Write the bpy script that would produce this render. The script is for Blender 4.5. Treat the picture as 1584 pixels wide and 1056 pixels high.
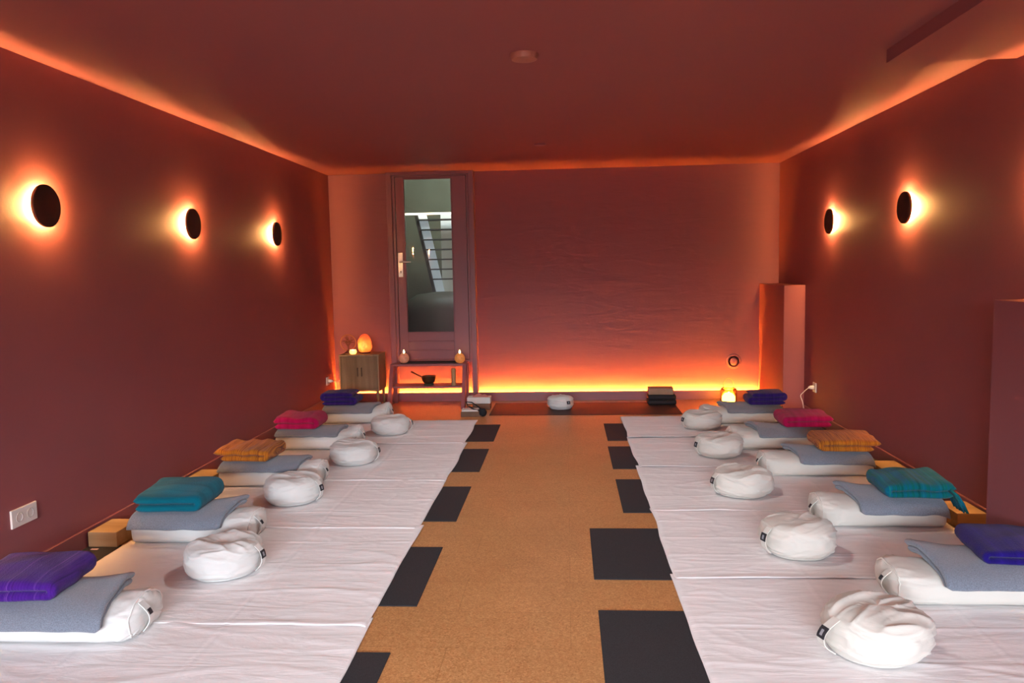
import bpy, bmesh, math, random
import numpy as np
from mathutils import Vector, Matrix
PI = math.pi
for o in list(bpy.data.objects): bpy.data.objects.remove(o)
S = bpy.context.scene
COL = S.collection

# ------------------------------------------------------------------ camera
cam_d = bpy.data.cameras.new('camera'); cam = bpy.data.objects.new('camera', cam_d); COL.objects.link(cam)
r_ = Vector((0.99744, 0.06882, -0.01923)); u_ = Vector((0.01283, 0.09216, 0.99566)); f_ = Vector((-0.07029, 0.99336, -0.09105))
M3 = Matrix((r_, u_, -f_)).transposed()
cam.matrix_world = Matrix.Translation((0, 0, 1.36)) @ M3.to_4x4()
cam_d.sensor_width = 36; cam_d.lens = 36*1208.7/1584; cam_d.clip_start = 0.05; cam_d.clip_end = 60
S.camera = cam
# ------------------------------------------------------------------ exposure, daylight
S.view_settings.view_transform = 'Standard'; S.view_settings.look = 'None'
S.view_settings.gamma = 1; S.view_settings.use_curve_mapping = False
S.view_settings.exposure = 0.75
W = bpy.data.worlds.new('world'); S.world = W; W.use_nodes = True
bg = W.node_tree.nodes['Background']; bg.inputs[0].default_value = (0.80, 0.88, 1.0, 1); bg.inputs[1].default_value = 66
# overcast sky above, dim ground and hedges below the horizon
_n = W.node_tree.nodes; _l = W.node_tree.links
_tc = _n.new('ShaderNodeTexCoord'); _sx = _n.new('ShaderNodeSeparateXYZ'); _l.new(_tc.outputs['Generated'], _sx.inputs[0])
_rp = _n.new('ShaderNodeValToRGB'); _l.new(_sx.outputs['Z'], _rp.inputs[0])
_rp.color_ramp.elements[0].position = 0.02; _rp.color_ramp.elements[0].color = (.05, .05, .05, 1)
_rp.color_ramp.elements[1].position = 0.30; _rp.color_ramp.elements[1].color = (.80, .88, 1, 1)
_l.new(_rp.outputs[0], bg.inputs[0])
pl = bpy.data.lights.new('window_portal', 'AREA'); pl.shape = 'RECTANGLE'; pl.size = 3.9; pl.size_y = 1.13
pl.cycles.is_portal = True
po = bpy.data.objects.new('window_portal', pl); COL.objects.link(po); po.location = (-0.16, -5.04, 1.765); po.rotation_euler = (PI/2, 0, 0)
# fill spots added along the room's centre line to even out the sheets
for _y, _e in ((1.10, 52), (3.80, 46), (6.48, 30)):
    _d = bpy.data.lights.new('added_fill_spot', 'SPOT'); _d.energy = _e; _d.color = (1.0, .95, .91); _d.spot_size = math.radians(122); _d.spot_blend = .75; _d.shadow_soft_size = .12
    _o = bpy.data.objects.new('added_fill_spot', _d); COL.objects.link(_o); _o.location = (-.19, _y, 2.325)
# room measures
XL, XR, YL, YR, YC, ZC, YF = -2.46, 2.144, 8.10, 8.10, 8.00, 2.375, -5.0

# ------------------------------------------------------------------ materials
def nodes(name):
    m = bpy.data.materials.new(name); m.use_nodes = True; nt = m.node_tree
    return m, nt, nt.nodes['Principled BSDF']
def setp(b, **k):
    for n, v in k.items():
        n = n.replace('_', ' ')
        b.inputs[n].default_value = (*v, 1) if isinstance(v, tuple) else v
def coords(nt, scale=(1, 1, 1), kind='Object', rot=(0, 0, 0)):
    t = nt.nodes.new('ShaderNodeTexCoord'); mp = nt.nodes.new('ShaderNodeMapping')
    mp.inputs['Scale'].default_value = scale; mp.inputs['Rotation'].default_value = rot
    nt.links.new(t.outputs[kind], mp.inputs[0]); return mp.outputs[0]
def noise(nt, co, scale=5, detail=3, rough=.5, dist=0):
    n = nt.nodes.new('ShaderNodeTexNoise'); nt.links.new(co, n.inputs['Vector'])
    n.inputs['Scale'].default_value = scale; n.inputs['Detail'].default_value = detail
    n.inputs['Roughness'].default_value = rough; n.inputs['Distortion'].default_value = dist
    return n.outputs['Fac']
def ramp(nt, fac, stops, interp='LINEAR'):
    r = nt.nodes.new('ShaderNodeValToRGB'); nt.links.new(fac, r.inputs[0]); e = r.color_ramp.elements
    r.color_ramp.interpolation = interp
    while len(e) < len(stops): e.new(.5)
    for el, (p, c) in zip(e, stops): el.position = p; el.color = (*c, 1)
    return r.outputs[0]
def bump(nt, b, h, strength=.3, dist=.01):
    n = nt.nodes.new('ShaderNodeBump'); n.inputs['Strength'].default_value = strength; n.inputs['Distance'].default_value = dist
    nt.links.new(h, n.inputs['Height'])
    nt.links.new(n.outputs[0], b.inputs['Normal']); return n
def plain(name, col, rough=.6, metal=0, spec=.5, nscale=None, namp=.12, bumps=None, sheen=0):
    m, nt, b = nodes(name)
    setp(b, Base_Color=col, Roughness=rough, Metallic=metal, Specular_IOR_Level=spec)
    if sheen: setp(b, Sheen_Weight=sheen, Sheen_Roughness=.5)
    if nscale:
        f = noise(nt, coords(nt), nscale, 4)
        c = ramp(nt, f, [(.3, tuple(x*(1-namp) for x in col)), (.7, tuple(min(1, x*(1+namp)) for x in col))])
        nt.links.new(c, b.inputs['Base Color'])
    if bumps: bump(nt, b, noise(nt, coords(nt), bumps[0], 3), bumps[1], bumps[2])
    return m
def emit(name, col, strength):
    m = bpy.data.materials.new(name); m.use_nodes = True; nt = m.node_tree
    b = nt.nodes['Principled BSDF']; setp(b, Base_Color=(.8, .8, .8), Emission_Color=col, Emission_Strength=strength, Roughness=.5)
    return m
PAINT = (.29, .097, .106)
paint = plain('rose_wall_paint', PAINT, .62, spec=.25, nscale=1.2, namp=.04, bumps=(60, .12, .004))
trimpaint = plain('rose_satin_trim_paint', PAINT, .38, spec=.45)
# plaster of the back wall: trowel waves run sideways
m, nt, b = nodes('troweled_plaster'); setp(b, Base_Color=PAINT, Roughness=.6, Specular_IOR_Level=.3)
bump(nt, b, noise(nt, coords(nt, (1.4, 1, 6)), 1.6, 4, .55, .6), .22, .02); plaster = m
ceilpaint = plain('ceiling_paint', PAINT, .6, spec=.3, bumps=(50, .08, .003))
# cork
m, nt, b = nodes('cork_floor'); co = coords(nt)
v = nt.nodes.new('ShaderNodeTexVoronoi'); v.inputs['Scale'].default_value = 190; nt.links.new(co, v.inputs['Vector'])
sep = nt.nodes.new('ShaderNodeSeparateColor'); nt.links.new(v.outputs['Color'], sep.inputs[0])
c1 = ramp(nt, sep.outputs[0], [(0, (.44, .19, .062)), (.2, (.55, .265, .095)), (.7, (.62, .315, .122)), (1, (.72, .40, .17))])
c2 = ramp(nt, noise(nt, co, 2.2, 5, .6), [(.3, (.86, .84, .82)), (.7, (1, 1, 1))])
mx = nt.nodes.new('ShaderNodeMix'); mx.data_type = 'RGBA'; mx.blend_type = 'MULTIPLY'; mx.inputs[0].default_value = 1
nt.links.new(c1, mx.inputs[6]); nt.links.new(c2, mx.inputs[7])
# faint tile joints, 60 x 30 cm
br = nt.nodes.new('ShaderNodeTexBrick'); nt.links.new(co, br.inputs['Vector']); br.inputs['Scale'].default_value = 1
br.inputs['Brick Width'].default_value = .9; br.inputs['Row Height'].default_value = .3; br.inputs['Mortar Size'].default_value = .0012
br.inputs['Color1'].default_value = (1, 1, 1, 1); br.inputs['Color2'].default_value = (.95, .94, .93, 1); br.inputs['Mortar'].default_value = (.72, .68, .62, 1)
mx2 = nt.nodes.new('ShaderNodeMix'); mx2.data_type = 'RGBA'; mx2.blend_type = 'MULTIPLY'; mx2.inputs[0].default_value = 1
nt.links.new(mx.outputs[2], mx2.inputs[6]); nt.links.new(br.outputs[0], mx2.inputs[7]); nt.links.new(mx2.outputs[2], b.inputs['Base Color'])
setp(b, Roughness=.33, Specular_IOR_Level=.45); bump(nt, b, sep.outputs[0], .08, .002); cork = m
def cloth_mat(name, col, wr=.5, scale=(3, 14, 6), amp=.05, strength=.35, dist=.012, rough=.9, spec=.1):
    m, nt, b = nodes(name); setp(b, Roughness=rough, Specular_IOR_Level=spec, Sheen_Weight=.15)
    co = coords(nt, scale)
    n1 = noise(nt, co, 1.6, 6, .6, 1.2)
    c = ramp(nt, noise(nt, coords(nt), 3, 3), [(.3, tuple(x*(1-amp) for x in col)), (.7, col)])
    nt.links.new(c, b.inputs['Base Color']); bump(nt, b, n1, strength, dist); return m
sheetm = cloth_mat('white_cotton_sheet', (.91, .89, .885), scale=(1.6, 8, 3), strength=.55, dist=.010)
cottonL = cloth_mat('natural_white_cotton', (.73, .735, .70), scale=(5, 5, 9), strength=.25, dist=.008)
cottonR = cloth_mat('cream_cotton', (.74, .72, .645), scale=(5, 5, 9), strength=.25, dist=.008)
def wool(name, col, fz=.5):
    m, nt, b = nodes(name); setp(b, Roughness=.95, Specular_IOR_Level=.05, Sheen_Weight=.35, Sheen_Roughness=.6)
    c = ramp(nt, noise(nt, coords(nt), 260, 3), [(.3, tuple(x*.75 for x in col)), (.7, tuple(min(1, x*1.2) for x in col))])
    nt.links.new(c, b.inputs['Base Color']); bump(nt, b, noise(nt, coords(nt), 140, 3), fz, .003); return m
greywool = wool('grey_blue_wool', (.19, .225, .275))
greywool2 = wool('grey_wool', (.20, .22, .255))
def striped(name, stops, scale, axis='X', rough=.95, dist=2.0, strength=.5, interp='LINEAR'):
    m, nt, b = nodes(name); setp(b, Roughness=rough, Specular_IOR_Level=.05, Sheen_Weight=.15)
    co = coords(nt)
    w = nt.nodes.new('ShaderNodeTexNoise'); sc = {'X': (scale, .6, .6), 'Y': (.6, scale, .6)}[axis]
    co2 = coords(nt, sc); nt.links.new(co2, w.inputs['Vector']); w.inputs['Scale'].default_value = 1; w.inputs['Detail'].default_value = 4; w.inputs['Roughness'].default_value = .75
    nt.links.new(ramp(nt, w.outputs['Fac'], stops, interp), b.inputs['Base Color'])
    sc3 = tuple(1.6*s for s in sc)
    k = noise(nt, coords(nt, sc3), 1.0, 4, .7)
    a = nt.nodes.new('ShaderNodeMath'); a.operation = 'ADD'; nt.links.new(k, a.inputs[0]); nt.links.new(noise(nt, co, 180, 2), a.inputs[1])
    bump(nt, b, a.outputs[0], strength, .006); return m
purple = striped('purple_woven_wool', [(.30, (.045, .008, .20)), (.45, (.105, .022, .40)), (.6, (.15, .05, .45)), (.75, (.06, .01, .26))], 34)
purpleL = striped('violet_striped_wool', [(.36, (.035, .006, .14)), (.44, (.075, .016, .25)), (.52, (.05, .008, .20)), (.62, (.13, .045, .32))], 30, 'X')
navy = striped('dark_violet_wool', [(.3, (.012, .008, .09)), (.6, (.028, .012, .16)), (.8, (.04, .02, .22))], 40)
blue = striped('ultramarine_wool', [(.3, (.012, .007, .12)), (.6, (.020, .010, .19)), (.8, (.04, .018, .26))], 18)
crimson = striped('crimson_wool', [(.3, (.27, .004, .045)), (.6, (.42, .008, .085)), (.8, (.30, .01, .14))], 20)
ochre = striped('ochre_striped_wool', [(.30, (.12, .025, .008)), (.40, (.46, .14, .012)), (.46, (.56, .21, .022)), (.50, (.15, .03, .01)), (.54, (.52, .17, .016)), (.60, (.58, .23, .03)), (.66, (.22, .045, .01))], 75)
teal = striped('teal_wool', [(.3, (.0, .08, .12)), (.55, (.002, .15, .22)), (.8, (.008, .22, .30))], 10, 'Y')
teal2 = striped('turquoise_green_wool', [(.35, (.0, .07, .09)), (.45, (.003, .14, .13)), (.55, (.002, .12, .22)), (.68, (.01, .20, .19))], 30)
matm = plain('charcoal_rubber', (.030, .030, .034), .75, spec=.3, nscale=300, namp=.3, bumps=(400, .3, .001))
matb = plain('dark_brown_rubber', (.035, .020, .018), .6, spec=.35, bumps=(400, .3, .001))
def wood(name, c1, c2, axis=1, rough=.55, sc=18):
    m, nt, b = nodes(name); setp(b, Roughness=rough, Specular_IOR_Level=.35)
    s = [sc, sc, sc]; s[axis] = 1.2
    n = noise(nt, coords(nt, tuple(s)), 1, 5, .6, .4)
    nt.links.new(ramp(nt, n, [(.3, c1), (.7, c2)]), b.inputs['Base Color']); bump(nt, b, n, .1, .002); return m
bamboo = wood('pale_block_wood', (.33, .22, .11), (.46, .33, .19), 0)
oak = wood('grey_oak', (.20, .125, .065), (.34, .235, .135), 2)
oakslat = wood('oak_slats', (.17, .11, .06), (.33, .24, .15), 2)
darkwood = plain('dark_mallet_wood', (.10, .022, .015), .5)
blackm = plain('black_fabric', (.008, .009, .013), .8, bumps=(200, .4, .002))
blackp = plain('dark_bronze_disc', (.040, .016, .010), .55, metal=.1)
whitep = plain('white_plastic', (.78, .76, .72), .35)
steel = plain('brushed_steel', (.72, .66, .58), .3, metal=.9)
tagm = plain('black_woven_label', (.02, .02, .025), .7, nscale=160, namp=.9)
tagw = plain('grey_label_print', (.30, .30, .32), .8)
brass = plain('singing_bowl_bronze', (.11, .085, .05), .35, metal=.75)
gold = plain('copper_wire', (.55, .22, .09), .3, metal=.9)
pinkc = plain('salmon_cloth', (.62, .25, .20), .9, bumps=(60, .5, .004))
papers = plain('white_paper', (.78, .74, .68), .7)
brownbox = plain('brown_box', (.16, .075, .035), .6, nscale=20)
tanbook = plain('tan_cover', (.36, .22, .13), .7, nscale=15)
tilem = plain('dark_door_mat', (.022, .020, .022), .8, bumps=(300, .5, .002))
stairwall = plain('stairwell_plaster', (.15, .15, .10), .8, nscale=3, namp=.1)
stairpale = plain('pale_stair_paint', (.78, .84, .9), .6)
stairdark = plain('dark_stair_metal', (.045, .045, .040), .6)
cordm = plain('white_cord', (.8, .78, .74), .5)
sconce_e = emit('sconce_light', (1.0, .47, .14), 2600)
led_e = emit('amber_strip_light', (1.0, .33, .035), 680)
flame_e = emit('flame', (1.0, .55, .18), 16)
bulb_e = emit('warm_bulb', (1.0, .48, .05), 42)
amber_e = emit('amber_glass_glow', (1.0, .42, .07), 1.6)
m, nt, b = nodes('glowing_salt'); co = coords(nt)
g = nt.nodes.new('ShaderNodeVectorMath'); g.operation = 'DISTANCE'; g.inputs[1].default_value = (-.008, -.03, .075)
nt.links.new(co, g.inputs[0])
mm = nt.nodes.new('ShaderNodeMath'); mm.operation = 'MULTIPLY_ADD'; mm.inputs[1].default_value = 9.0
nt.links.new(g.outputs['Value'], mm.inputs[0]); nz = nt.nodes.new('ShaderNodeMath'); nz.operation = 'MULTIPLY_ADD'
nt.links.new(noise(nt, co, 22, 3), nz.inputs[0]); nz.inputs[1].default_value = .7; nz.inputs[2].default_value = -.35; nt.links.new(nz.outputs[0], mm.inputs[2])
nt.links.new(ramp(nt, mm.outputs[0], [(.25, (1.6, .80, .12)), (.5, (1.3, .28, .03)), (.95, (.75, .055, .015))]), b.inputs['Emission Color'])
setp(b, Base_Color=(.6, .12, .04), Emission_Strength=.85, Roughness=.45); saltlamp = m
saltP = plain('rose_salt', (.60, .27, .19), .6, nscale=30, namp=.3, bumps=(60, .6, .005)); setp(saltP.node_tree.nodes['Principled BSDF'], Emission_Color=(1, .33, .15), Emission_Strength=.10)
saltO = plain('lit_orange_salt', (.65, .25, .08), .6, nscale=30, namp=.3, bumps=(60, .6, .005)); setp(saltO.node_tree.nodes['Principled BSDF'], Emission_Color=(1, .32, .06), Emission_Strength=.16)
def glass(name, col, rough=0, ior=1.45):
    m, nt, b = nodes(name); setp(b, Base_Color=col, Roughness=rough, Transmission_Weight=1.0, IOR=ior); return m
paneg = glass('tinted_door_glass', (.92, .95, .88)); jarg = glass('amber_jar_glass', (1.0, .80, .45))

# ------------------------------------------------------------------ mesh helpers
def mk(name, V, F, mat, parent=None, smooth=False, kind=None, loc=None):
    me = bpy.data.meshes.new(name); me.from_pydata([tuple(v) for v in V], [], F); me.update()
    bm = bmesh.new(); bm.from_mesh(me); bmesh.ops.recalc_face_normals(bm, faces=bm.faces); bm.to_mesh(me); bm.free()
    if smooth:
        for p in me.polygons: p.use_smooth = True
    me.materials.append(mat); o = bpy.data.objects.new(name, me); COL.objects.link(o)
    if parent: o.parent = parent
    if loc: o.location = loc
    if kind: o['kind'] = kind
    return o
def tag(o, label=None, cat=None, group=None, kind=None):
    if label: o['label'] = label
    if cat: o['category'] = cat
    if group: o['group'] = group
    if kind: o['kind'] = kind
    return o
def empty(name, loc, rz=0):
    o = bpy.data.objects.new(name, None); COL.objects.link(o); o.location = loc; o.rotation_euler = (0, 0, rz); o.empty_display_size = .1; return o
class MB:
    def __init__(s): s.V = []; s.F = []; s.sm = False
    def add(s, V, F):
        k = len(s.V); s.V += [tuple(v) for v in V]; s.F += [tuple(i+k for i in f) for f in F]; return s
    def box(s, x0, x1, y0, y1, z0, z1, bev=0, rot=None, seg=2):
        bm = bmesh.new(); bmesh.ops.create_cube(bm, size=1)
        for v in bm.verts: v.co = Vector(((v.co.x+.5)*(x1-x0)+x0, (v.co.y+.5)*(y1-y0)+y0, (v.co.z+.5)*(z1-z0)+z0))
        if bev: bmesh.ops.bevel(bm, geom=bm.edges[:], offset=bev, segments=seg, affect='EDGES', profile=.5)
        if rot is not None:
            bmesh.ops.transform(bm, matrix=rot, verts=bm.verts)
        bm.verts.index_update(); V = [v.co.copy() for v in bm.verts]; F = [[v.index for v in f.verts] for f in bm.faces]; bm.free(); return s.add(V, F)
    def hexa(s, p):  # 8 points: bottom 4, top 4
        return s.add(p, [(0, 3, 2, 1), (4, 5, 6, 7), (0, 1, 5, 4), (1, 2, 6, 5), (2, 3, 7, 6), (3, 0, 4, 7)])
    def tube(s, P, r, n=8, closed=False):
        P = [Vector(p) for p in P]; N = len(P); V = []; up = Vector((0, 0, 1)); prev = None
        for i, p in enumerate(P):
            a = P[(i-1) % N] if (closed or i > 0) else p; b2 = P[(i+1) % N] if (closed or i < N-1) else p
            t = (b2-a).normalized()
            if prev is None:
                s0 = t.cross(up); s0 = s0 if s0.length > .05 else t.cross(Vector((1, 0, 0)))
            else: s0 = prev-t*prev.dot(t)
            s0.normalize(); prev = s0; w = t.cross(s0); rr = r[i] if isinstance(r, (list, tuple)) else r
            V += [p+(s0*math.cos(2*PI*k/n)+w*math.sin(2*PI*k/n))*rr for k in range(n)]
        F = []
        for i in range(N if closed else N-1):
            j = (i+1) % N
            F += [(i*n+k, i*n+(k+1) % n, j*n+(k+1) % n, j*n+k) for k in range(n)]
        if not closed: F += [tuple(range(n))[::-1], tuple((N-1)*n+k for k in range(n))]
        return s.add(V, F)
    def lathe(s, prof, n=32, axis='z', c=(0, 0, 0)):
        V = []; F = []
        for r, h in prof:
            for k in range(n):
                a = 2*PI*k/n; x, y = r*math.cos(a), r*math.sin(a)
                V.append({'z': (c[0]+x, c[1]+y, c[2]+h), 'x': (c[0]+h, c[1]+x, c[2]+y), 'y': (c[0]+x, c[1]+h, c[2]+y)}[axis])
        m_ = len(prof)
        for i in range(m_-1): F += [(i*n+k, i*n+(k+1) % n, (i+1)*n+(k+1) % n, (i+1)*n+k) for k in range(n)]
        F += [tuple(range(n))[::-1], tuple((m_-1)*n+k for k in range(n))]
        return s.add(V, F)
    def strip(s, P, W_, T_, wid, th):  # ribbon: points, width dirs, thickness dirs
        n = len(P); V = []
        for p, w, t in zip(P, W_, T_):
            p, w, t = Vector(p), Vector(w)*wid/2, Vector(t)*th/2
            V += [p-w-t, p+w-t, p+w+t, p-w+t]
        F = [(0, 1, 2, 3), tuple(4*(n-1)+k for k in (3, 2, 1, 0))]
        for i in range(n-1): F += [(4*i+k, 4*i+(k+1) % 4, 4*i+4+(k+1) % 4, 4*i+4+k) for k in range(4)]
        return s.add(V, F)
    def build(s, name, mat, parent=None, smooth=False, kind=None, loc=None):
        return mk(name, s.V, s.F, mat, parent, smooth, kind, loc)
def sm_by_angle(o, deg=35):
    bm = bmesh.new(); bm.from_mesh(o.data)
    for f in bm.faces: f.smooth = True
    for e in bm.edges:
        if len(e.link_faces) == 2 and e.calc_face_angle(0) > math.radians(deg): e.smooth = False
    bm.to_mesh(o.data); bm.free(); return o
# gradient noise, vectorised
_rs = np.random.RandomState(7); _G = _rs.randn(4096, 3); _G /= np.linalg.norm(_G, axis=1)[:, None]; _P = _rs.permutation(4096)
def pn(x, y, z):
    x, y, z = np.broadcast_arrays(np.asarray(x, float), np.asarray(y, float), np.asarray(z, float))
    xi, yi, zi = np.floor(x).astype(int), np.floor(y).astype(int), np.floor(z).astype(int); fx, fy, fz = x-xi, y-yi, z-zi
    fd = lambda t: t*t*t*(t*(t*6-15)+10)
    u, v, w = fd(fx), fd(fy), fd(fz); out = 0
    for a in (0, 1):
        for b_ in (0, 1):
            for c in (0, 1):
                h = _P[(_P[(_P[(xi+a) & 4095]+yi+b_) & 4095]+zi+c) & 4095]; g_ = _G[h]
                d = g_[..., 0]*(fx-a)+g_[..., 1]*(fy-b_)+g_[..., 2]*(fz-c)
                out = out+d*(u if a else 1-u)*(v if b_ else 1-v)*(w if c else 1-w)
    return out*1.5
def ridge(n, k=2.2): return np.clip(1-np.abs(n)*k*1.6, 0, 1)**2
def grid_faces(nu, nv, wrap_v=False):
    F = []
    for i in range(nu-1):
        for j in range(nv if wrap_v else nv-1):
            k = (j+1) % nv; F.append((i*nv+j, i*nv+k, (i+1)*nv+k, (i+1)*nv+j))
    return F

# ------------------------------------------------------------------ room shell
def st(name, mb, mat, parent=None, **k):
    o = mb.build(name, mat, parent)
    if not parent: o['kind'] = 'structure'
    return o
YB = 8.6
st('floor', MB().box(XL-.2, XR+.2, YF-.2, 8.25, -.15, 0), cork)
st('ceiling', MB().box(XL-.2, XR+.2, YF-.2, 8.4, ZC, ZC+.15), ceilpaint)
st('wall_left', MB().box(XL-.2, XL, YF-.2, 8.4, 0, ZC), paint)
st('wall_right', MB().box(XR, XR+.2, YF-.2, 8.4, 0, ZC), paint)
DX0, DX1, DZ0 = -1.83, -.93, .44
wb = MB(); wb.box(DX1, XR+.2, YR, 8.35, 0, ZC); wb.box(DX0, DX1, YR, 8.35, 0, DZ0-.03); st('wall_back', wb, plaster)
st('wall_back_left', MB().box(XL-.2, DX0, YL, 8.35, 0, ZC), plaster)
wf = MB(); wf.box(XL-.2, -2.11, YF-.2, YF, 0, ZC); wf.box(1.79, XR+.2, YF-.2, YF, 0, ZC); wf.box(-2.11, 1.79, YF-.2, YF, 2.33, ZC); wf.box(-2.11, 1.79, YF-.2, YF, 0, 1.2)
st('wall_front', wf, paint)
w1 = MB()
for a in (-2.11, -.83, .45, 1.75): w1.box(a, a+.04, YF-.14, YF-.08, 1.2, 2.33)
w1.box(-2.11, 1.79, YF-.14, YF-.08, 1.2, 1.24); w1.box(-2.11, 1.79, YF-.14, YF-.08, 2.29, 2.33)
st('window_1', w1, trimpaint)
# baseboards with a small eased top
for nm, x0, x1, segs in (('baseboard_left', XL, XL+.016, [(YF, 8.05)]), ('baseboard_right', XR-.016, XR, [(YF, 2.75), (3.73, 7.2)])):
    mb = MB()
    for a, b2 in segs: mb.box(x0, x1, a, b2, 0, .092, .003)
    st(nm, mb, trimpaint)
# skirting box with the light channel behind it, along the back wall
YS = 8.05
tr = MB(); tr.box(XL, 1.95, YS, YS+.016, 0, .092, .002); tr.box(XL, 1.95, YS+.016, YR, 0, .049)
trim1 = st('trim_1', tr, trimpaint)
ledm = MB().box(XL+.004, 1.950, YS+.0165, YS+.0255, .050, .060); lo = ledm.build('light_strip', led_e, trim1)
lo['label'] = 'glowing amber light strip behind the skirting'
# ceiling bulkhead and the two wall piers
st('trim_2', MB().box(1.545, XR, YF, 3.97, ZC-.062, ZC), ceilpaint)
st('trim_3', MB().box(1.955, XR, 7.2, YR, 0, 1.175, .003), paint)
st('trim_4', MB().box(1.955, XR, 2.75, 3.73, 0, 1.182, .003), paint)

# ------------------------------------------------------------------ door and the stairwell behind it
dr = MB()
dr.box(DX0, -1.775, YC, YC+.14, .094, ZC, .003); dr.box(-.985, DX1, YC, YC+.14, .094, ZC, .003)
dr.box(-1.775, -.985, YC, YC+.14, 2.345, ZC)
dr.box(-1.775, -1.75, YC+.035, YC+.14, DZ0, 2.345); dr.box(-1.01, -.985, YC+.035, YC+.14, DZ0, 2.345); dr.box(-1.75, -1.01, YC+.035, YC+.14, 2.335, 2.345)
dr.box(-1.775, -.985, YC+.05, 8.33, DZ0-.03, DZ0)
door = st('door_1', dr, trimpaint)
lf = MB(); gx0, gx1, gz0, gz1 = -1.655, -1.17, .735, 2.305; y0, y1 = YC+.045, YC+.085
lf.box(-1.745, gx0, y0, y1, DZ0+.005, 2.333, .002); lf.box(gx1, -1.015, y0, y1, DZ0+.005, 2.333, .002)
lf.box(gx0, gx1, y0, y1, gz1, 2.333); lf.box(gx0, gx1, y0+.004, y1, DZ0+.005, gz0)
for k in range(3):
    z = DZ0+.01+k*.095; lf.box(gx0, gx1, y0, y0+.01, z, z+.088, .003)
for a in ((gx0-.012, gx0, gz0-.012, gz1+.012), (gx1, gx1+.012, gz0-.012, gz1+.012), (gx0, gx1, gz0-.012, gz0), (gx0, gx1, gz1, gz1+.012)):
    lf.box(a[0], a[1], y0-.008, y0+.004, a[2], a[3], .002)
leaf = lf.build('door_leaf', trimpaint, door)
MB().box(gx0, gx1, y0+.018, y0+.026, gz0, gz1).build('glass_pane', paneg, door)
hd = MB().box(-1.735, -1.685, y0-.009, y0, 1.31, 1.56, .003)
h = hd.build('handle_plate', steel, leaf); h['label'] = 'pale steel handle plate'
lv = MB(); lv.tube([(-1.71, y0-.008, 1.465), (-1.71, y0-.045, 1.465)], .009, 12); lv.tube([(-1.712, y0-.045, 1.465), (-1.66, y0-.047, 1.465), (-1.595, y0-.045, 1.463)], [.010, .009, .007], 12)
sm_by_angle(lv.build('lever', steel, leaf)); kh = MB(); kh.lathe([(.007, -.003), (.007, 0)], 12, 'y', (-1.71, y0-.009, 1.365)); kh.box(-1.713, -1.707, y0-.012, y0-.008, 1.348, 1.36)
kh.build('keyhole', blackp, leaf)
# stairwell
sw = MB(); X0, X1, Y0, Y1, Z0, Z1 = -3.2, -.6, 8.36, 9.9, 0, 3.2
sw.box(X0, X1, Y1, Y1+.1, Z0, Z1); sw.box(X0-.1, X0, Y0, Y1, Z0, Z1); sw.box(X1, X1+.1, Y0, Y1, Z0, Z1); sw.box(X0, X1, Y0, Y1, Z1, Z1+.1); sw.box(X0, X1, Y0, Y1, -.1, 0.0)
sw.box(X0, DX0, Y0-.01, Y0+.02, 0, Z1); sw.box(DX1, X1, Y0-.01, Y0+.02, 0, Z1); sw.box(DX0, DX1, Y0-.01, Y0+.02, 2.4, Z1); sw.box(DX0, DX1, Y0-.01, Y0+.02, 0, DZ0)
st('wall_stairwell', sw, stairwall)
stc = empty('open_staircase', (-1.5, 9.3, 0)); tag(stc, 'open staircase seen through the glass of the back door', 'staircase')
def sl(xa, za, xb, zb, w, y0_, y1_):
    return MB().hexa([(xa+1.5, y0_-9.3, za), (xa+w+1.5, y0_-9.3, za), (xa+w+1.5, y1_-9.3, za), (xa+1.5, y1_-9.3, za), (xb+1.5, y0_-9.3, zb), (xb+w+1.5, y0_-9.3, zb), (xb+w+1.5, y1_-9.3, zb), (xb+1.5, y1_-9.3, zb)])
o = sl(-1.55, 1.08, -1.75, 2.03, .10, 9.3, 9.33).build('glowing_stringer', emit('stringer_glow', (.62, .76, .9), .20), stc); o['label'] = 'pale blue slanted stair stringer with an added glow'  # stair stringer given its own emission to look brighter; no lamp there
sl(-1.585, 1.08, -1.79, 2.03, .03, 9.27, 9.34).build('handrail', stairdark, stc)
MB().box(.0, .52, .12, .15, 1.05, 2.05).build('glowing_riser_panel', emit('riser_panel_glow', (.62, .66, .54), .10), stc)  # riser panel behind the treads, made to glow so it reads paler
for k in range(7):
    z = 1.26+k*.117; MB().box(-.13-(z-1.08)*.21+.07, .55, -.06, .06, z, z+.016).build('tread', stairdark, stc)
mb = MB(); mb.lathe([(.46, 0), (.46, .85), (.42, .95), (.3, 1.02), (.1, 1.045)], 32); dm = mb.build('water_tank', plain('olive_tank', (.05, .052, .03), .6), None, True, None, (-1.42, 9.0, 0.08)); sm_by_angle(dm, 50)
tag(dm, 'dark olive round-topped tank behind the lower part of the door glass', 'tank')
bl = MB().box(-.5, .6, -.01, .01, 2.0, 2.022).build('ceiling_lamp_strip', emit('stair_light', (1, .86, .62), 2.2), None, False, None, (-1.5, 9.25, .03))
tag(bl, 'thin bright light line above the stairs behind the door glass', 'lamp')
sl_ = bpy.data.lights.new('stair_daylight', 'AREA'); sl_.shape = 'RECTANGLE'; sl_.size = 1.0; sl_.size_y = .8; sl_.energy = 26; sl_.color = (.80, .92, 1)
so = bpy.data.objects.new('stair_daylight', sl_); COL.objects.link(so); so.location = (-1.2, 8.75, 3.1); so.rotation_euler = (math.radians(25), 0, 0)

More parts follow.
